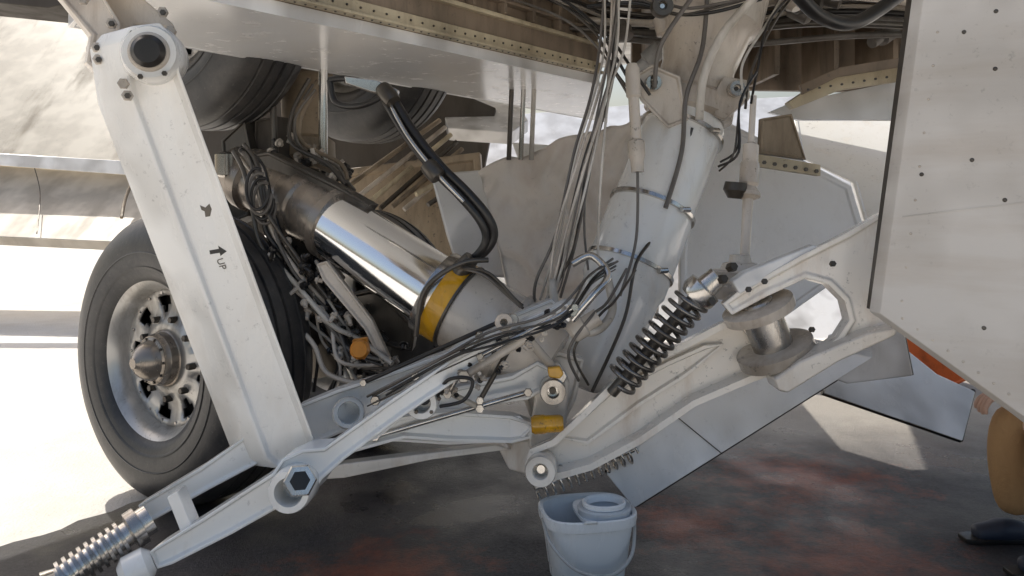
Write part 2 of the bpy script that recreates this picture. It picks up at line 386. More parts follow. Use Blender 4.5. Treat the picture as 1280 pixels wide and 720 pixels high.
pc=S(925,350,2.85)
lathe('pivot_stack',pc-Z*.06,pc+Z*.09,[(0,.12),(.1,.125),(.3,.125),(.33,.085),(.45,.085),(.48,.11),(.62,.11),(.66,.07),(.8,.06),(.83,.04),(1,.035)],castb,G,40)
# ---- main brace (right)
plate('brace_fork',PL([(1140,245),(1140,412),(1100,414),(1062,442),(1000,482),(976,490),(968,474),(1010,450),(1048,422),(1062,400),(1056,376),(1036,356),(1008,348),(960,370),(915,394),(903,380),(925,362),(1000,320),(1060,290)],2.62,2.5),V((.02,.11,-.01)),cream,G,(.016,.012),.012,3)
plate('brace_fork_face',PL([(915,352),(932,340),(1018,306),(1030,312),(960,348),(925,368)],2.6,2.58),V((0,.05,0.0)),doorw,G,None,.006)
plate('brace_arm',PL([(690,602),(668,600),(655,582),(662,562),(690,550),(725,518),(765,478),(810,450),(855,428),(905,402),(925,395),(955,430),(1010,434),(1026,428),(1022,446),(985,462),(940,478),(870,508),(800,556),(740,588)],2.80,2.66),V((0.01,.12,-.02)),cream,G,(.022,.07),.014,4)
plate('brace_arm_rib',PL([(700,548),(760,490),(835,452),(880,432),(905,430),(860,470),(800,508),(735,556)],2.83,2.74),V((0,.03,0)),cream,G,(.012,.016),.012,4)
ax=V((.42,0.12,-.95)).normalized()
q=S(948,386,2.66)
lathe('brace_disc_upper',q-ax*.02,q+ax*.022,[(0,.105),(.15,.12),(.85,.12),(1,.105)],castb,G,48)
lathe('brace_pin',q,q+ax*.19,[(0,.068),(1,.068)],steel,G,48)
q2=q+ax*.155
lathe('brace_disc_lower',q2-ax*.02,q2+ax*.03,[(0,.115),(.15,.13),(.85,.13),(1,.115)],castb,G,48)
lathe('brace_disc_cap',q-ax*.03,q-ax*.018,[(0,.05),(.5,.055),(1,.055)],steel,G,32)
plate('brace_lug_bottom',PL([(968,474),(1000,452),(1085,416),(1125,408),(1120,420),(1050,452),(985,492),(972,488)],2.55,2.45),V((0,.1,0)),cream,G,None,.008)
bolts('brace_bolts',[S(1014,412,2.6),S(1002,444,2.6),S(1040,330,2.5),S(935,362,2.55),S(955,352,2.55)],V((0,-1,.2)),.010,.014,dsteel,G)
boss('brace_foot_pivot',S(678,580,2.85),V((-.1,-1,.1)),.055,.026,.12,cream,G,steel)
plate('foot_block',PL([(622,560),(640,552),(690,548),(700,562),(665,596),(636,588)],2.95,2.9),V((0,.12,0)),cream,G,None,.012)
helix('brace_spring',S(774,478,2.72),S(868,372,2.66),.055,.008,11.5,springm,G)
cyl('spring_core',S(764,492,2.74),S(885,352,2.66),.02,dsteel,G)
lathe('spring_cap',S(866,374,2.66),S(898,345,2.64),[(0,.05),(.2,.062),(.5,.06),(.55,.04),(1,.035)],steel,G)
helix('lower_spring',S(668,610,2.82),S(792,562,2.92),.042,.0045,13,steel,G)
cyl('lower_spring_core',S(668,610,2.82),S(792,562,2.92),.01,steel,G)
bolts('spring_nuts',[S(900,350,2.62),S(885,378,2.62),S(912,335,2.62)],V((.3,-1,.3)),.016,.03,dsteel,G)

# ---- folding link (left big arm)
K=empty('side_stay_link')
lk=[(150,52),(166,32),(200,28),(220,48),(226,92),(396,556),(386,572),(345,586),(330,574),(160,122)]
fr=PL(lk,2.42,2.42,2.28,2.58)
ext=V((-.125,.07,-.01))
plate('link_body',fr,ext,creamclean,K,(.013,.018),.004)
bc=S(190,68,2.30); dn=V((.25,-1,-.02)).normalized()
lathe('top_bearing',bc-dn*.1,bc+dn*.045,[(0,.085),(.7,.085),(.8,.08),(1,.072)],creamclean,K,48)
lathe('top_bearing_washer',bc+dn*.03,bc+dn*.052,[(0,.058),(.6,.058),(1,.05)],castb,K,40)
lathe('top_bearing_cap',bc+dn*.045,bc+dn*.075,[(0,.046),(.5,.046),(1,.034)],black,K,32)
bolts('top_bolts',[S(166,42,2.26),S(206,92,2.26),S(176,96,2.26)],dn,.008,.012,dsteel,K)
plate('upper_bracket',PL([(60,-25),(150,-30),(170,-10),(218,30),(220,46),(205,34),(170,30),(150,52),(150,92),(163,122),(150,126),(138,100),(112,82),(106,60),(118,40),(95,5)],2.5,2.42),V((-.04,.09,0)),castb,K,None,.01,3)
plate('upper_bracket_arm',PL([(70,-10),(120,-20),(150,28),(150,66),(165,128),(150,128),(132,100),(108,78),(114,44)],2.40,2.38),V((-.03,.04,0)),castb,K,(.01,.008),.006)
bolts('bracket_bolts',[S(124,75,2.36),S(122,60,2.36),S(160,120,2.3),S(155,105,2.3),S(140,30,2.36),S(105,0,2.37),S(204,16,2.36),S(214,40,2.33)],dn,.016,.018,castb,K)
bolts('bracket_bolt_heads',[S(124,75,2.345),S(122,60,2.345),S(160,120,2.285),S(140,30,2.345),S(204,16,2.345)],dn,.009,.012,dsteel,K)
def onlink(px,py): 
    n=(fr[5]-fr[4]).cross(fr[7]-fr[4]).normalized()
    o=V((0,0,H)); d=(S(px,py,1)-o)
    if n.dot(d)>0: n=-n
    t=(fr[4]-o).dot(n)/d.dot(n); return o+d*t-n*(.0175)
arrow=[onlink(*p) for p in [(259,315),(271,313),(270,309),(281,316),(273,322),(272,318),(260,320)]]
mk('arrow_marking',arrow,[tuple(range(7))],black,K)
mk('smudge_marking',[onlink(*p) for p in [(247,258),(254,261),(259,256),(262,263),(260,272),(254,273),(253,266),(249,264)]],[tuple(range(8))],dsteel,K)
tcu=bpy.data.curves.new('lettering','FONT'); tcu.body='UP'; tcu.size=.030; tcu.extrude=.0004
to=bpy.data.objects.new('lettering',tcu); scn.collection.objects.link(to); to.parent=K; tcu.materials.append(dsteel)
xa=(onlink(276,340)-onlink(270,324)).normalized(); nn=(fr[5]-fr[4]).cross(fr[7]-fr[4]).normalized()
if nn.dot(toeye(fr[5]))<0: nn=-nn
ya=nn.cross(xa).normalized()
mm=Matrix((xa,ya,nn)).transposed().to_4x4(); mm.translation=onlink(268,326)+nn*.001; to.matrix_world=mm

# ---- lower lever and frames
T=empty('torsion_link_assembly')
lever=[(186,690),(250,650),(340,592),(352,574),(378,562),(405,560),(486,502),(560,452),(640,408),(700,380),(716,380),(720,392),(650,430),(580,470),(505,520),(430,575),(402,600),(392,616),(368,624),(290,668),(215,706),(196,712)]
fr2=PL(lever,2.32,2.75)
plate('lever',fr2,V((.02,.075,.01)),white,T,(.010,.014),.005)
plate('lever_rail',PL([(172,632),(250,585),(318,538),(332,548),(334,574),(262,612),(190,652),(178,648)],2.45,2.62),V((.0,.06,0)),white,T,(.009,.008),.004)
plate('lever_crossbar',PL([(208,622),(222,614),(242,662),(228,672)],2.38,2.38),V((0,.06,0)),white,T,None,.004)
boss('lever_pivot',S(375,601,2.50),V((0,-1,.08)),.066,.040,.13,white,T,None,.35)
lathe('lever_pivot_washer',S(375,601,2.385),S(375,601,2.364),[(0,.050),(.6,.050),(1,.045),(1,.030),(.1,.028)],steel,T,6,20)
cyl('lever_pivot_hole_dark',S(375,601,2.44),S(375,601,2.366),.034,black,T,20)  # black plug painting in the darkness of the open pivot hole
d0,d1=S(60,735,2.25),S(188,648,2.42)
pr=[(0,.05)]
for i in range(9):
    t=.12+i*.07; pr+=[(t,.036),(t+.008,.050),(t+.04,.050),(t+.048,.036)]
pr+=[(.78,.036),(.8,.058),(.9,.058),(.91,.045),(1,.045)]
lathe('link_damper',d0,d1,pr,steel,T,32)
lathe('link_damper_knuckle',S(150,722,2.3),S(192,700,2.34),[(0,.03),(.2,.05),(.8,.05),(1,.03)],white,T,24)
plate('upper_frame',PL([(372,508),(420,488),(500,462),(560,440),(620,402),(690,374),(700,384),(640,420),(560,462),(505,490),(470,520),(430,540),(392,556),(376,540)],2.75,2.9),V((0,.07,0)),white,T,(.011,.02),.006)
lathe('frame_oval',S(436,516,2.74),S(436,516,2.70),[(0,.055),(.6,.055),(1,.05),(1,.038),(0,.036)],white,T,28)
plate('lower_frame',PL([(398,596),(440,566),(505,548),(560,552),(640,554),(664,548),(668,530),(640,520),(560,515),(500,522),(470,545),(420,562)],2.62,2.85),V((0,.06,.0)),white,T,(.010,.02),.005)
plate('frame_tray',PL([(470,552),(520,528),(560,522),(650,520),(666,535),(650,552),(560,556),(500,552)],2.75,2.85),V((0,.03,.0)),doorw,T,(.008,.008),.004)
plate('side_rail',PL([(395,588),(430,580),(620,556),(640,562),(540,575),(430,598),(400,600)],2.6,2.9),V((0,.05,0)),cream,T,None,.005)
plate('link_plate',PL([(500,500),(560,486),(640,470),(672,452),(690,462),(680,488),(660,500),(600,508),(540,518),(505,516)],2.8,2.85),V((0,.06,0)),white,T,(.012,.016),.006)
boss('frame_bush',S(530,498,2.72),V((0,-1,.05)),.055,.030,.09,white,T,None,.4)
cyl('frame_bush_core',S(530,498,2.70),S(530,498,2.635),.022,black,T,20)
bolts('frame_bush_bolts',[S(530+19*math.cos(a),498+19*math.sin(a),2.635) for a in [i*math.pi/3 for i in range(6)]],V((0,-1,0)),.007,.01,dsteel,T)
plate('strut_to_link_arm',PL([(640,455),(700,440),(730,450),(720,500),(700,540),(670,545),(655,500)],2.98,2.98),V((0,.08,0)),cream,T,(.014,.015),.01)
plate('knee_lug',PL([(660,450),(700,455),(712,478),(706,560),(690,572),(660,560),(668,500)],2.9,2.9),V((0,.06,0)),cream,T,None,.01)
boss('knee_bolt',S(690,484,2.84),V((0,-1,0)),.046,.02,.08,steel,T,dsteel)
plate('yellow_marker',PL([(684,460),(700,458),(705,468),(700,474),(686,472)],2.74,2.74),V((0,.03,0)),yellow,T,None,.006)
lathe('yellow_collar',S(664,531,2.78),S(704,529,2.78),[(0,.026),(.1,.033),(.4,.033),(.45,.030),(.9,.030),(1,.024)],yellow,T,24)
for i,(a,b,r,m) in enumerate([((455,478,2.75),(625,402,2.72),.008,black),((470,500,2.7),(640,418,2.68),.011,hosew),((580,470,2.62),(715,388,2.66),.014,castb),((600,445,2.6),(718,384,2.62),.008,steel),((560,492,2.66),(600,420,2.66),.010,steel),((640,400,2.7),(700,470,2.8),.016,castb),((470,545,2.7),(660,490,2.8),.010,steel),((520,470,2.7),(600,510,2.72),.010,hosew),((480,520,2.68),(560,470,2.66),.009,dsteel),((600,500,2.7),(640,430,2.7),.009,dsteel)]):
    cyl('rod_%d'%(i+1),S(*a),S(*b),r,m,T,12)
    bolts('rod_end_%d'%(i+1),[S(*a),S(*b)],V((0,-1,.1)),r*1.6,.020,steel,T)
boss('lever_knuckle',S(630,402,2.66),V((0,-1,.1)),.03,.012,.05,castb,T,dsteel)
rb=[];rb2=[]
for i in range(70):
    t=random.random(); c=lerp(S(548,482,2.66),S(712,392,2.66),t)+V((random.gauss(0,.018),random.gauss(-.01,.015),random.gauss(-.005,.022)))
    d=V((random.gauss(0,1),-1.2,random.gauss(0,1))).normalized()
    (rb if i%2 else rb2).append(lathe_data(c,c+d*random.uniform(.012,.035),[(0,.005),(.3,.007),(.34,.010),(.6,.010),(.64,.006),(1,.005)],8))
multi('lever_fittings',rb,castb,T,30); multi('lever_fittings_dark',rb2,black,T,30)
bundle('lever_cables',[S(470,500,2.7),S(560,450,2.62),S(620,425,2.6),S(700,400,2.6),S(740,350,2.75),S(770,330,3.0)],5,[.015,.018,.018,.016,.016,.016],(.0025,.005),[dsteel,black,hoseg],T)
tube('hose_loop',[S(545,500,2.66),S(560,475,2.6),S(590,475,2.6),S(580,500,2.6),S(550,508,2.62)],.006,black,T)
tube('hose_loop_2',[S(715,400,2.8),S(740,370,2.8),S(760,345,2.85),S(740,320,2.9),S(715,330,2.9)],.014,steel,T)
tube('hose_loop_3',[S(690,350,2.95),S(700,400,2.9),S(740,415,2.85),S(765,390,2.9),S(760,350,2.95)],.016,hosew,T)
lathe('gear_actuator_end',S(712,418,2.85),S(748,395,2.85),[(0,.03),(.1,.04),(.5,.04),(.55,.03),(1,.03)],castb,T,20)
bundle('knee_cables',[S(735,470,2.9),S(720,430,2.85),S(745,390,2.85),S(770,370,2.9),S(790,330,3.0)],2,.03,(.004,.006),[hoseg,dsteel],T)

# ---- hoses
Hs=empty('hydraulic_hoses')
bundle('main_cable_drop',[S(765,-20,3.2),S(762,60,3.15),S(750,120,3.1),S(728,200,3.05),S(706,290,3.0),S(690,350,3.0),S(680,380,3.0)],10,[.025,.025,.03,.03,.03,.035,.03],(.003,.0065),[hoseg,hosew,dsteel,castb],Hs)
bundle('side_cable_drop',[S(780,-20,3.2),S(770,60,3.15),S(755,110,3.1),S(742,200,3.05),S(735,280,3.05),S(740,330,3.0)],2,[.02,.02,.02,.02,.02,.02],(.004,.006),[hoseg,hosew],Hs)
bundle('bay_cables',[S(640,-15,3.6),S(700,10,3.5),S(750,40,3.4),S(780,90,3.3),S(800,120,3.3)],4,.03,(.004,.008),[black,dsteel,hoseg],Hs)
bundle('bay_cables_right',[S(1000,-20,3.3),S(965,30,3.3),S(940,90,3.2),S(935,130,3.1)],3,.02,(.004,.008),[black,dsteel,hosew],Hs)
bundle('strut_top_cables',[S(740,0,3.4),S(800,-5,3.4),S(850,10,3.35),S(900,5,3.35),S(960,-10,3.3)],3,.02,(.005,.009),[dsteel,black,hoseg],Hs)
for k,off in enumerate((0,.028)):
    o=V((off,0.0,off*.5))
    tube('brake_hose_%d'%(k+1),[S(478,118,3.1)+o,S(505,165,3.05)+o,S(540,210,3.0)+o,S(575,245,2.98)+o,S(600,275,2.98)+o,S(608,298,3.0)+o,S(598,318,3.02)+o,S(575,335,3.05)+o],.017,black,Hs,12)
tube('brake_hose_guide',[S(485,125,3.08),S(510,170,3.02),S(545,215,2.97),S(580,252,2.95)],.008,steel,Hs)
for a,b in (((534,205,2.98),(548,222,2.96)),((478,110,3.1),(492,128,3.06)),((590,322,3.0),(570,345,3.02))):
    lathe('hose_fitting',S(*a),S(*b),[(0,.03),(.2,.034),(.8,.034),(1,.03)],dsteel,Hs,16)
tube('hose_hoop',[S(412,100,3.2),S(420,128,3.2),S(450,132,3.15),S(478,118,3.12),S(460,104,3.15),S(430,98,3.18),S(412,100,3.2)],.013,black,Hs)
plate('hose_bracket',PL([(430,95),(470,100),(498,112),(496,122),(462,114),(432,104)],3.1,3.08),V((0,.04,0)),steel,Hs,None,.004)
tube('collar_pipe',[S(520,420,2.95),S(528,370,2.93),S(548,345,2.92),S(580,328,2.93),S(610,325,2.96)],.010,dsteel,Hs)
bundle('collar_pipes',[S(575,335,2.96),S(610,345,2.9),S(640,370,2.88),S(655,385,2.85)],3,.012,(.004,.007),[dsteel,hoseg],Hs)
bundle('tangle_upper',[S(300,190,3.4),S(318,215,3.38),S(328,260,3.36),S(340,300,3.36),S(365,345,3.36),S(405,390,3.34)],12,[.015,.025,.028,.03,.035,.04],(.005,.011),[black,castb,hoseg,dsteel],Hs)
bundle('tangle_lower',[S(355,330,3.4),S(390,365,3.36),S(425,405,3.3),S(450,445,3.25),S(500,460,3.2)],14,[.03,.045,.05,.05,.045],(.005,.011),[hoseg,castb,hosew,black],Hs)
bundle('tangle_brake',[S(400,350,3.4),S(410,410,3.35),S(430,450,3.3),S(420,500,3.3)],8,.05,(.006,.011),[black,hoseg,castb],Hs)
bundle('tangle_column',[S(395,110,3.9),S(372,150,3.85),S(378,190,3.8),S(420,215,3.7),S(440,235,3.6)],5,.03,(.006,.012),[hoseg,tan,dsteel],Hs)
for k in range(4):
    a=k*.5; cx,cy=322+k*3,236+k*6
    tube('coil_loop_%d'%(k+1),[S(cx+18*math.cos(t)*.8,cy+26*math.sin(t),3.28+.02*k) for t in [i*math.pi/5 for i in range(9)]],.007,[black,hoseg][k%2],Hs,8)
fit=[];fit2=[]
for i in range(90):
    t=random.random(); c=lerp(S(345,300,3.4),S(485,465,3.25),t)+V((random.gauss(0,.05),random.gauss(0,.04),random.gauss(0,.045)))
    d=V((random.gauss(.5,1),random.gauss(-.5,1),random.gauss(-.6,1))).normalized()
    (fit if i%2 else fit2).append(lathe_data(c,c+d*random.uniform(.03,.10),[(0,.008),(.2,.010),(.22,.018),(.4,.018),(.45,.010),(1,.008)],8))
for i in range(24):
    t=random.random(); c=lerp(S(345,185,3.9),S(430,222,3.7),t)+V((random.gauss(0,.05),random.gauss(0,.05),random.gauss(0,.03)))
    d=V((random.gauss(0,1),random.gauss(-.5,1),random.gauss(0,1))).normalized()
    (fit if i%2 else fit2).append(lathe_data(c,c+d*random.uniform(.03,.08),[(0,.010),(.2,.012),(.22,.022),(.5,.022),(.55,.012),(1,.010)],8))
multi('brake_fittings',fit,castb,Hs,30); multi('brake_fittings_dark',fit2,black,Hs,30)
lathe('orange_cap',S(450,437,3.0),S(449,437,2.95),[(0,.036),(.6,.036),(1,.028)],orange,Hs,24)
plate('orange_cap_tab',PL([(440,425),(458,422),(462,440),(455,450),(442,446)],3.02,3.02),V((0,.03,0)),orange,Hs,None,.004)
plate('brake_manifold',PL([(430,370),(470,360),(520,410),(515,440),(470,430)],3.40,3.35),V((0,.12,0)),dsteel,Hs,(.015,.02),.008)
plate('brake_manifold_2',PL([(350,280),(385,300),(425,350),(400,385),(360,330)],3.5,3.45),V((0,.12,0)),dsteel,Hs,(.015,.02),.008)
plate('brake_link',PL([(395,330),(408,326),(465,400),(488,450),(478,456),(455,412),(403,350)],3.24,3.17),V((0,.04,0)),castb,Hs,(.008,.008),.004)

# ------------------------------------------------------------ wing / gear bay
A=empty('aircraft_wing')
zb=1.93
N0=V((-1.15,2.28,zb)); N1=V((.47,4.36,zb)); F0=V((-1.62,2.92,zb)); F1=V((.78,6.52,zb))
plate('bay_sill',[N0,N1,F1,F0],Z*.05,doorw,A,(.02,.004),.006)
nd=(N1-N0).normalized(); nf=V((nd.y,-nd.x,0))
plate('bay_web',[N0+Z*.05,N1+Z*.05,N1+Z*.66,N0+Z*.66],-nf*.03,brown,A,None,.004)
def strip(name,a,b,w,h,mat,zz):
    plate(name,[a+nf*w+Z*zz,b+nf*w+Z*zz,b+Z*zz,a+Z*zz],Z*h,mat,A,None,.003)
strip('sill_flange',N0,N1,.05,.012,lipy,.052)
strip('sill_rail',N0,N1,.018,.05,lipy,.066)
strip('upper_rail',N0,N1,.03,.02,lipy,.20)
strip('upper_rail_2',N0,N1,.05,.012,brown,.27)
bl=[lerp(N0,N1,t/40)+nf*.019+Z*.09 for t in range(1,40)]
bolts('rail_bolts',bl,nf,.005,.005,dsteel,A)
bl=[lerp(N0,N1,t/60)+nf*.035+Z*.050 for t in range(1,60)]
bolts('flange_rivets',bl,-Z,.005,.004,dsteel,A,False)
for i in range(1,12):
    q=lerp(N0,N1,i/12)+Z*.22
    plate('web_stiffener_%d'%i,[q+nf*.002,q+nd*.02+nf*.002,q+nd*.02+nf*.002+Z*.4,q+nf*.002+Z*.4],nf*.045,brown,A,None,.002)
bundle('web_wiring',[lerp(N0,N1,t)+nf*.05+Z*(.35+.03*math.sin(t*9)) for t in (.1,.3,.5,.7,.9,1.05)],6,.016,(.004,.008),[black,hosew,dsteel],A)
zs=2.62
ou=[V((-3.92,3.53,zs)),V((3.4,1.55,zs)),V((3.9,6.2,zs)),V((1.6,7.3,zs)),V((-.24,9.1,zs))]  # overhead slab, outline shaped to cast the shade on the ground
sun_hole=[V((.10,6.0,zs)),V((.50,5.35,zs)),V((.98,6.6,zs)),V((.36,7.1,zs))]  # opening added so sun reaches the ground patch on the right
top=[v+Z*.04 for v in ou+sun_hole]; vs=ou+sun_hole+top
fs=[]
for f in [(0,1,6,5),(1,2,3,7,6),(3,4,8,7),(4,0,5,8)]: fs+=[f,tuple(i+9 for i in reversed(f))]
for i in range(5): fs.append((i,(i+1)%5,9+(i+1)%5,9+i))
for i in range(4): fs.append((5+i,5+(i+1)%4,14+(i+1)%4,14+i))
mk('wing_shade_slab',vs,fs,skinp,A)
plate('bay_back_wall',[V((.75,5.0,2.0)),V((3.4,5.15,1.98)),V((3.4,5.15,2.61)),V((.75,5.0,2.61))],V((0,.06,0)),brown,A,None,.004)
for i in range(8):
    x=.8+i*.33
    plate('bay_rib_%d'%i,[V((x,4.95,2.0)),V((x+.03,4.95,2.0)),V((x+.03,4.95,2.6)),V((x,4.95,2.6))],V((0,-.5,0)),brown,A,None,.003)
bundle('bay_pipes',[V((.4,4.3,2.3)),V((1,4.3,2.25)),V((1.7,4.2,2.3)),V((2.6,4.1,2.25))],10,.09,(.010,.024),[dsteel,hoseg,castb,black],A)
for i in range(18):
    c=V((random.uniform(.45,2.3),random.uniform(3.7,4.6),random.uniform(2.08,2.45)))
    lathe('bay_canister_%d'%i,c,c+V((random.uniform(-.2,.2),random.uniform(-.1,.1),random.uniform(-.15,.2))),[(0,.03),(.1,.05),(.6,.05),(.65,.03),(1,.03)],random.choice([castb,dsteel,darkbay,hoseg,greyp]),A,16)
plate('bay_lip_right',PL([(985,128),(1040,92),(1160,72),(1160,96),(1052,112),(992,136)],3.9,3.6),V((0,.06,0)),lipy,A,None,.004)
plate('bay_lip_right_top',PL([(1000,106),(1050,84),(1160,66),(1160,78),(1048,96),(1004,118)],3.8,3.5),V((0,.03,0)),brown,A,None,.004)
bolts('bay_lip_bolts',[S(1010+i*14,112-i*2.2,3.62) for i in range(10)],V((0,-1,0)),.006,.008,dsteel,A)
plate('bay_panel_right',PL([(962,140),(990,128),(1160,94),(1160,150),(1000,150)],4.1,3.9),V((0,.05,0)),doorw,A,None,.004)
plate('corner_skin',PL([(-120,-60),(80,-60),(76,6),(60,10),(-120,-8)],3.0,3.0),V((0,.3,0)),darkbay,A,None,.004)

# ------------------------------------------------------------ flaps, keel and bright backdrop beyond the gear
B=empty('aircraft_fuselage')
plate('inboard_flap',PL([(-260,-40),(215,-20),(210,212),(170,204),(-260,176)],10.4,10.0,12.2,8.8),V((0,.2,-.1)),dirtyskin,B,None,.02)
plate('flap_nose',PL([(-260,176),(170,202),(200,212),(205,222),(-260,188)],8.2,8.0),V((0,.2,0)),doorw,B,None,.01)
plate('lower_flap',PL([(-260,190),(205,221),(208,304),(160,303),(-260,284)],9.0,8.7,9.8,8.2),V((0,.1,-.1)),flapp,B,None,.01)
tube('flap_seam',[S(40,200,9.1),S(50,240,8.75),S(46,292,8.1)],.006,dsteel,B,6)
tube('flap_crack',[S(152,272,8.2),S(158,245,8.5),S(172,222,8.7),S(196,224,8.7)],.018,tan,B,6)
plate('keel_shade_plate',PL([(205,60),(420,80),(560,110),(620,135),(600,240),(430,290),(205,300)],7.0,7.2),V((0,.2,0)),darkbay,B,None,.01)  # backing plate, coloured dark to stand for tyre and the shadows around it
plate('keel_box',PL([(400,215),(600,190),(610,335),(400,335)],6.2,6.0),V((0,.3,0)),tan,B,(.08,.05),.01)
for i in range(12):
    cyl('keel_stringer_%d'%i,S(430+i*15,250+random.randint(-14,14),5.9),S(550+i*7,150+i*9,6.3),.02,[tan,castb,lipy,dsteel][i%4],B,8)
plate('bright_backdrop',PL([(560,150),(800,130),(1200,110),(1200,430),(560,430)],8.8,8.8,10.5,7.4),V((0,.2,-.1)),doorw,B,None,.01)  # added white backdrop, tilted to catch sun, fill sky gaps and bounce light
plate('far_flap',PL([(540,96),(640,118),(660,150),(640,165),(560,160)],7.6,7.6,9.2,7),V((0,.1,-.1)),doorw,B,None,.01)

# ------------------------------------------------------------ doors
def door(name,out,dl,dr,mat,ext=V((0,.05,0)),dt=None,db=None,edge=None,pk=None,bev=.008):
    e=empty(name); p=PL(out,dl,dr,dt,db)
    plate('skin',p,ext,mat,e,pk,bev)
    if edge:
        for (i,j) in edge:
            tube('seal_%d'%i,[p[i]+ext*.5,p[j]+ext*.5],.013,black,e,8,False)
    return e,p
e,p=door('landing_gear_door',[(756,592),(792,637),(1044,478),(1092,448),(1010,430),(930,462),(800,555)],2.98,3.05,doorw,V((.02,.05,.02)),edge=[(1,2),(0,1)],dt=3.15,db=2.9)
cyl('door_seam',lerp(p[1],p[2],.42)+V((0,-.004,0)),lerp(p[6],p[5],.35)+V((0,-.004,0)),.002,dsteel,e,6)
e,p=door('landing_gear_door',[(1030,492),(1204,552),(1220,490),(1172,468),(1110,418),(1040,452)],3.7,3.9,doorw,edge=[(0,1),(1,2)],dt=4.0,db=3.6)
door('landing_gear_door',[(868,165),(905,150),(1000,198),(1064,232),(1082,290),(1068,335),(920,440),(850,440),(850,300)],4.0,3.92,doorw,pk=(.03,.01),dt=4.2,db=3.7)
door('landing_gear_door',[(990,128),(1165,100),(1165,285),(1085,292),(1066,228),(1000,196)],6.4,6.2,white,pk=(.03,.008),dt=7.2,db=5.6)
D5=empty('landing_gear_door')
sheet_curved('skin',[S(575,345,4.6),S(700,350,4.5),S(712,205,4.9),S(540,222,5.0)],doorw,D5,.10,.012,1.8,seed=2)
D6=empty('landing_gear_door')
sheet_curved('inner_skin',[S(640,390,4.25),S(820,400,4.2),S(810,150,4.6),S(600,212,4.7)],doorb,D6,-.12,.075,3.2,n=60,seed=5)
door('landing_gear_door',[(640,178),(700,182),(760,160),(770,200),(700,228),(648,200)],5.4,5.4,white)
door('landing_gear_door',[(1040,420),(1130,410),(1142,470),(1060,480),(1030,470)],3.55,3.5,doorw,edge=[(1,2)])
X=empty('door_hinge_bracket')
plate('angle',PL([(945,192),(1026,206),(1026,220),(946,208)],3.75,3.65),V((0,.05,0)),lipy,X,None,.003)
plate('dark_gusset',PL([(952,148),(990,142),(1008,200),(950,192)],3.85,3.8),V((0,.05,0)),tan,X,(.012,.01),.004)
bolts('angle_bolts',[S(955+i*13,203+i*2.2,3.66) for i in range(6)],V((0,-1,0)),.010,.012,dsteel,X)
for i,x in enumerate((655,668,640)):
    cyl('hanger_%d'%i,S(x,100,4.6),S(x-4,200,4.6),.014,[steel,cream,dsteel][i],X,12)

# right foreground door panel
R=empty('landing_gear_door')
rp=PL([(1162,-60),(1700,-60),(1700,840),(1282,522),(1100,392)],2.30,1.75)
plate('outer_skin',rp,V((-.012,.045,0)),panelm,R,None,.003)
plate('edge_frame',PL([(1150,-60),(1163,-60),(1103,390),(1092,388)],2.34,2.33),V((0,.05,0)),dsteel,R,None,.003)
nrm=(rp[1]-rp[0]).cross(rp[4]-rp[0]).normalized()
if nrm.dot(toeye(rp[0]))<0: nrm=-nrm
def onp(px,py):
    o=V((0,0,H)); d=S(px,py,1)-o; return o+d*((rp[0]-o).dot(nrm)/d.dot(nrm))
riv=[]
for i in range(9): riv.append(onp(1172-i*5.6,40+i*42))
for i in range(8): riv.append(onp(1128+i*19,398+i*13.5))
multi('rivets',[dome(c,nrm,.0040,.0015,10) for c in riv],castb,R,30)
riv=[onp(px,py) for px,py in [(1245,14),(1244,86),(1152,218),(1215,200),(1230,410),(1205,40),(1256,250)]]
multi('screws',[dome(c,nrm,.0060,.003,10) for c in riv],dsteel,R,30)
a,b_=onp(1128,270),onp(1330,246)
plate('panel_seam',[a,b_,b_-Z*.004,a-Z*.004],nrm*.0015,panelm,R,None,.0005)

O=empty('wheel_chock')
cp=PL([(1118,408),(1200,450),(1208,476),(1190,484),(1116,448)],5.9,5.4)
plate('chock_body',cp,V((.1,.25,0)),red,O,(.02,.01),.01)

# ------------------------------------------------------------ mop bucket
Bk=empty('mop_bucket')
def rr_ring(cx,cy,z,hx,hy,n=48,p=3.2,rot=0):
    o=[]
    for i in range(n):
        a=2*math.pi*i/n; ca,sa_=math.cos(a),math.sin(a)
        x=hx*math.copysign(abs(ca)**(2/p),ca); y=hy*math.copysign(abs(sa_)**(2/p),sa_)
        o.append(V((cx+x*math.cos(rot)-y*math.sin(rot),cy+x*math.sin(rot)+y*math.cos(rot),z)))
    return o
def loft(name,rings,mat,par,cap=(True,False),ang=35):
    n=len(rings[0]);vs=[v for r in rings for v in r];fs=[]
    for j in range(len(rings)-1):
        for i in range(n):
            k=(i+1)%n; fs.append((j*n+i,j*n+k,(j+1)*n+k,(j+1)*n+i))
    if cap[0]: fs.append(tuple(range(n)))
    if cap[1]: fs.append(tuple((len(rings)-1)*n+i for i in range(n)))
    return mk(name,vs,fs,mat,par,ang)
bx,by=.258,2.76; ro=.18
loft('body',[rr_ring(bx,by,z,hx,hy,rot=ro) for z,hx,hy in [(.008,.118,.088),(.014,.124,.094),(.05,.128,.098),(.055,.131,.101),(.20,.150,.122),(.205,.160,.132),(.222,.163,.135),(.238,.163,.135),(.242,.158,.130),(.236,.148,.120),(.10,.132,.104),(.02,.115,.086)]],plastic,Bk,(True,True))
wx,wy=.315,2.735
loft('wringer',[rr_ring(wx,wy,z,hx,hy,p=2.2,rot=ro) for z,hx,hy in [(.13,.045,.04),(.215,.078,.066),(.222,.088,.074),(.252,.092,.078),(.258,.088,.074),(.256,.070,.058),(.24,.064,.053),(.14,.035,.03)]],plasticd,Bk,(True,True))
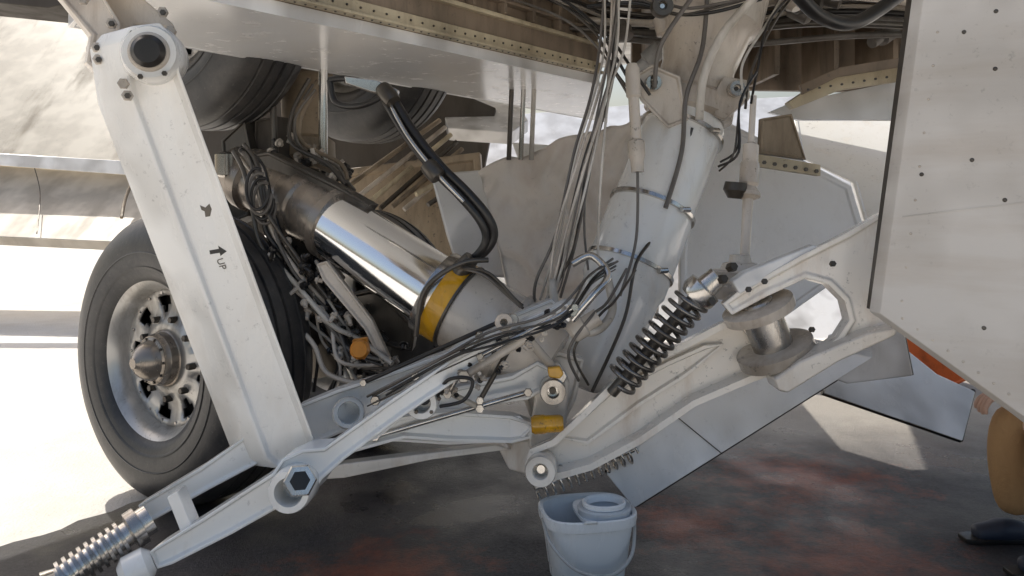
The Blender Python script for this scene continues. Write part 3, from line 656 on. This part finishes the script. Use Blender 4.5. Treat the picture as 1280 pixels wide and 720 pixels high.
loft('wringer_ring',[rr_ring(wx,wy,z,hx,hy,p=2.1,rot=ro) for z,hx,hy in [(.257,.074,.062),(.270,.076,.064),(.274,.070,.058),(.268,.060,.050),(.252,.056,.046)]],plastic,Bk,(False,False))
loft('shelf',[rr_ring(bx+.05,by,z,hx,hy,rot=ro) for z,hx,hy in [(.222,.09,.115),(.232,.09,.115)]],plastic,Bk,(True,True))
tube('handle',[V((bx-.155,by-.06,.225)),V((bx-.13,by-.13,.17)),V((bx-.05,by-.165,.10)),V((bx+.06,by-.155,.075)),V((bx+.14,by-.10,.12)),V((bx+.165,by-.0,.21))],.006,greyp,Bk)
plate('spout',[V((bx-.03,by-.125,.225)),V((bx+.03,by-.118,.225)),V((bx+.02,by-.15,.245)),V((bx-.02,by-.155,.245))],V((0,0,.008)),plastic,Bk,None,.003)

# ------------------------------------------------------------ squatting mechanic (mostly hidden behind the door)
def person():
    cloth=grimy('khaki_trousers',(.56,.34,.16),(.30,.16,.07),.5,.85,speck=.1,wear=False,bump=.4)
    shirt=grimy('white_shirt',(.7,.68,.66),(.5,.48,.45),.4,.85,speck=.05,wear=False,bump=.4)
    skin=grimy('skin',(.70,.46,.35),(.5,.28,.2),.4,.5,speck=0,wear=False)
    shoe=grimy('navy_shoe',(.03,.04,.07),(.08,.08,.08),.5,.5,wear=False)
    hair=grimy('hair',(.03,.02,.015),(.05,.03,.02),.4,.6,wear=False)
    par=empty('person')
    ox,oy=2.25,2.90
    def P(x,y,z): return V((ox+x,oy+y,z))
    nodes=[('pel',P(0,0,.34),.15),('bel',P(-.03,0,.50),.14),('chs',P(-.10,0,.70),.155),('nk0',P(-.17,0,.90),.09),('nk1',P(-.19,0,.97),.055),('h0',P(-.21,0,1.04),.085),('h1',P(-.22,0,1.12),.098),('h2',P(-.205,0,1.19),.075)]
    edges=[('pel','bel'),('bel','chs'),('chs','nk0'),('nk0','nk1'),('nk1','h0'),('h0','h1'),('h1','h2')]
    for s,n in ((-1,'a'),(1,'b')):
        nodes+=[('hip'+n,P(-.02,s*.10,.33),.115),('th'+n,P(-.2,s*.13,.41),.10),('kn'+n,P(-.37,s*.14,.475),.078),('sh'+n,P(-.365,s*.14,.34),.082),('ca'+n,P(-.345,s*.14,.20),.076),('an'+n,P(-.335,s*.14,.10),.066),
                ('so'+n,P(-.13,s*.16,.83),.07),('el'+n,P(-.22,s*.22,.62),.05),('wr'+n,P(-.35,s*.16,.60),.03)]
        edges+=[('pel','hip'+n),('hip'+n,'th'+n),('th'+n,'kn'+n),('kn'+n,'sh'+n),('sh'+n,'ca'+n),('ca'+n,'an'+n),('nk0','so'+n),('so'+n,'el'+n),('el'+n,'wr'+n)]
    def skinmesh(name,nodes,edges,root,mats,fn,sub=2):
        idx={n[0]:i for i,n in enumerate(nodes)}
        me=bpy.data.meshes.new(name); me.from_pydata([tuple(n[1]) for n in nodes],[(idx[a],idx[b]) for a,b in edges],[])
        o=bpy.data.objects.new(name,me); scn.collection.objects.link(o)
        o.modifiers.new('skin','SKIN'); s=o.modifiers.new('sub','SUBSURF'); s.levels=sub; s.render_levels=sub
        sv=me.skin_vertices[0].data
        for i,n in enumerate(nodes):
            r=n[2] if isinstance(n[2],tuple) else (n[2],n[2]); sv[i].radius=r; sv[i].use_root=(i==idx[root])
        bpy.context.view_layer.update()
        m2=bpy.data.meshes.new_from_object(o.evaluated_get(bpy.context.evaluated_depsgraph_get()))
        bpy.data.objects.remove(o)
        o=bpy.data.objects.new(name,m2); scn.collection.objects.link(o); o.parent=par
        m2.materials.clear()
        for m in mats: m2.materials.append(m)
        for p in m2.polygons:
            p.use_smooth=True; p.material_index=fn(p.center)
        return o
    def bodymat(c):
        if c.z>1.13 or (c.z>1.02 and c.x>ox-.20): return 3
        if c.z>.93: return 2
        if c.z>.56: return 1
        if c.z>.45 and c.x>ox-.12: return 1
        return 0
    skinmesh('body',nodes,edges,'pel',[cloth,shirt,skin,hair],bodymat)
    for s in (-1,1):
        y=s*.14
        skinmesh('shoe',[('a',P(-.32,y,.085),(.055,.055)),('b',P(-.33,y,.045),(.052,.045)),('c',P(-.42,y,.042),(.050,.04)),('d',P(-.50,y,.036),(.04,.03)),('e',P(-.27,y,.04),(.04,.038))],[('a','b'),('b','c'),('c','d'),('b','e')],'b',[shoe],lambda c:0)
        plate('sole',[P(-.54,y-.03,.006),P(-.50,y-.045,.006),P(-.24,y-.035,.006),P(-.24,y+.035,.006),P(-.50,y+.045,.006),P(-.54,y+.03,.006)],Z*.018,black,par,None,.004)
        hn=[('w',P(-.34,s*.16,.598),.028),('p',P(-.39,s*.15,.580),.032),('q',P(-.425,s*.148,.562),.029)]
        skinmesh('palm',hn,[('w','p'),('p','q')],'w',[skin],lambda c:0)
        for k,(dy,l) in enumerate(((-.027,.9),(-.009,1.0),(.009,.95),(.027,.78))):
            skinmesh('finger_%d'%(k+1),[('a',P(-.415,s*.148+dy,.562),.010),('b',P(-.450,s*.148+dy*1.15,.540),.0095),('c',P(-.465,s*.148+dy*1.2,.54-.03*l),.0085),('d',P(-.462,s*.148+dy*1.2,.54-.055*l),.0075)],[('a','b'),('b','c'),('c','d')],'a',[skin],lambda c:0)
        skinmesh('thumb',[('a',P(-.38,s*.125,.572),.012),('b',P(-.405,s*.098,.552),.011),('c',P(-.425,s*.080,.53),.009)],[('a','b'),('b','c')],'a',[skin],lambda c:0)
    for s in (-1,1):
        lathe('eye',P(-.295,s*.032,1.115),P(-.312,s*.032,1.115),[(0,.012),(.6,.010),(1,.004)],shirt,par,12)
        lathe('ear',P(-.21,s*.088,1.10),P(-.205,s*.108,1.10),[(0,.02),(.6,.028),(1,.018)],skin,par,14)
    lathe('nose',P(-.295,0,1.11),P(-.332,0,1.085),[(0,.010),(.7,.016),(1,.009)],skin,par,12)
    lathe('mouth',P(-.295,-.025,1.052),P(-.295,.025,1.052),[(0,.003),(.5,.009),(1,.003)],red,par,10)
person()

# ------------------------------------------------------------ light
ts=V((-.5,.55,.9)).normalized()
sun=bpy.data.lights.new('sun','SUN'); sun.energy=5; sun.angle=math.radians(.5); sun.color=(1,.95,.86)
so=bpy.data.objects.new('sun',sun); scn.collection.objects.link(so); so.rotation_euler=ts.to_track_quat('Z','Y').to_euler(); so.location=(0,0,10)
w=bpy.data.worlds.new('World'); scn.world=w; w.use_nodes=True; nt=w.node_tree
sky=nt.nodes.new('ShaderNodeTexSky'); sky.sky_type='NISHITA'; sky.sun_disc=False
sky.sun_elevation=math.asin(ts.z); sky.sun_rotation=math.atan2(ts.x,ts.y)
sky.dust_density=5; sky.air_density=1.2; sky.ozone_density=.8
nt.links.new(sky.outputs[0],nt.nodes['Background'].inputs[0]); nt.nodes['Background'].inputs[1].default_value=.15
scn.view_settings.view_transform='Standard'; scn.view_settings.look='None'; scn.view_settings.exposure=0
cam=bpy.data.cameras.new('camera'); co=bpy.data.objects.new('camera',cam); scn.collection.objects.link(co)
co.location=(0,0,H); co.rotation_euler=(math.radians(90),0,0); cam.sensor_width=36; cam.lens=28.125; cam.shift_y=-110/1280
cam.clip_end=2000; cam.clip_start=.05; scn.camera=co
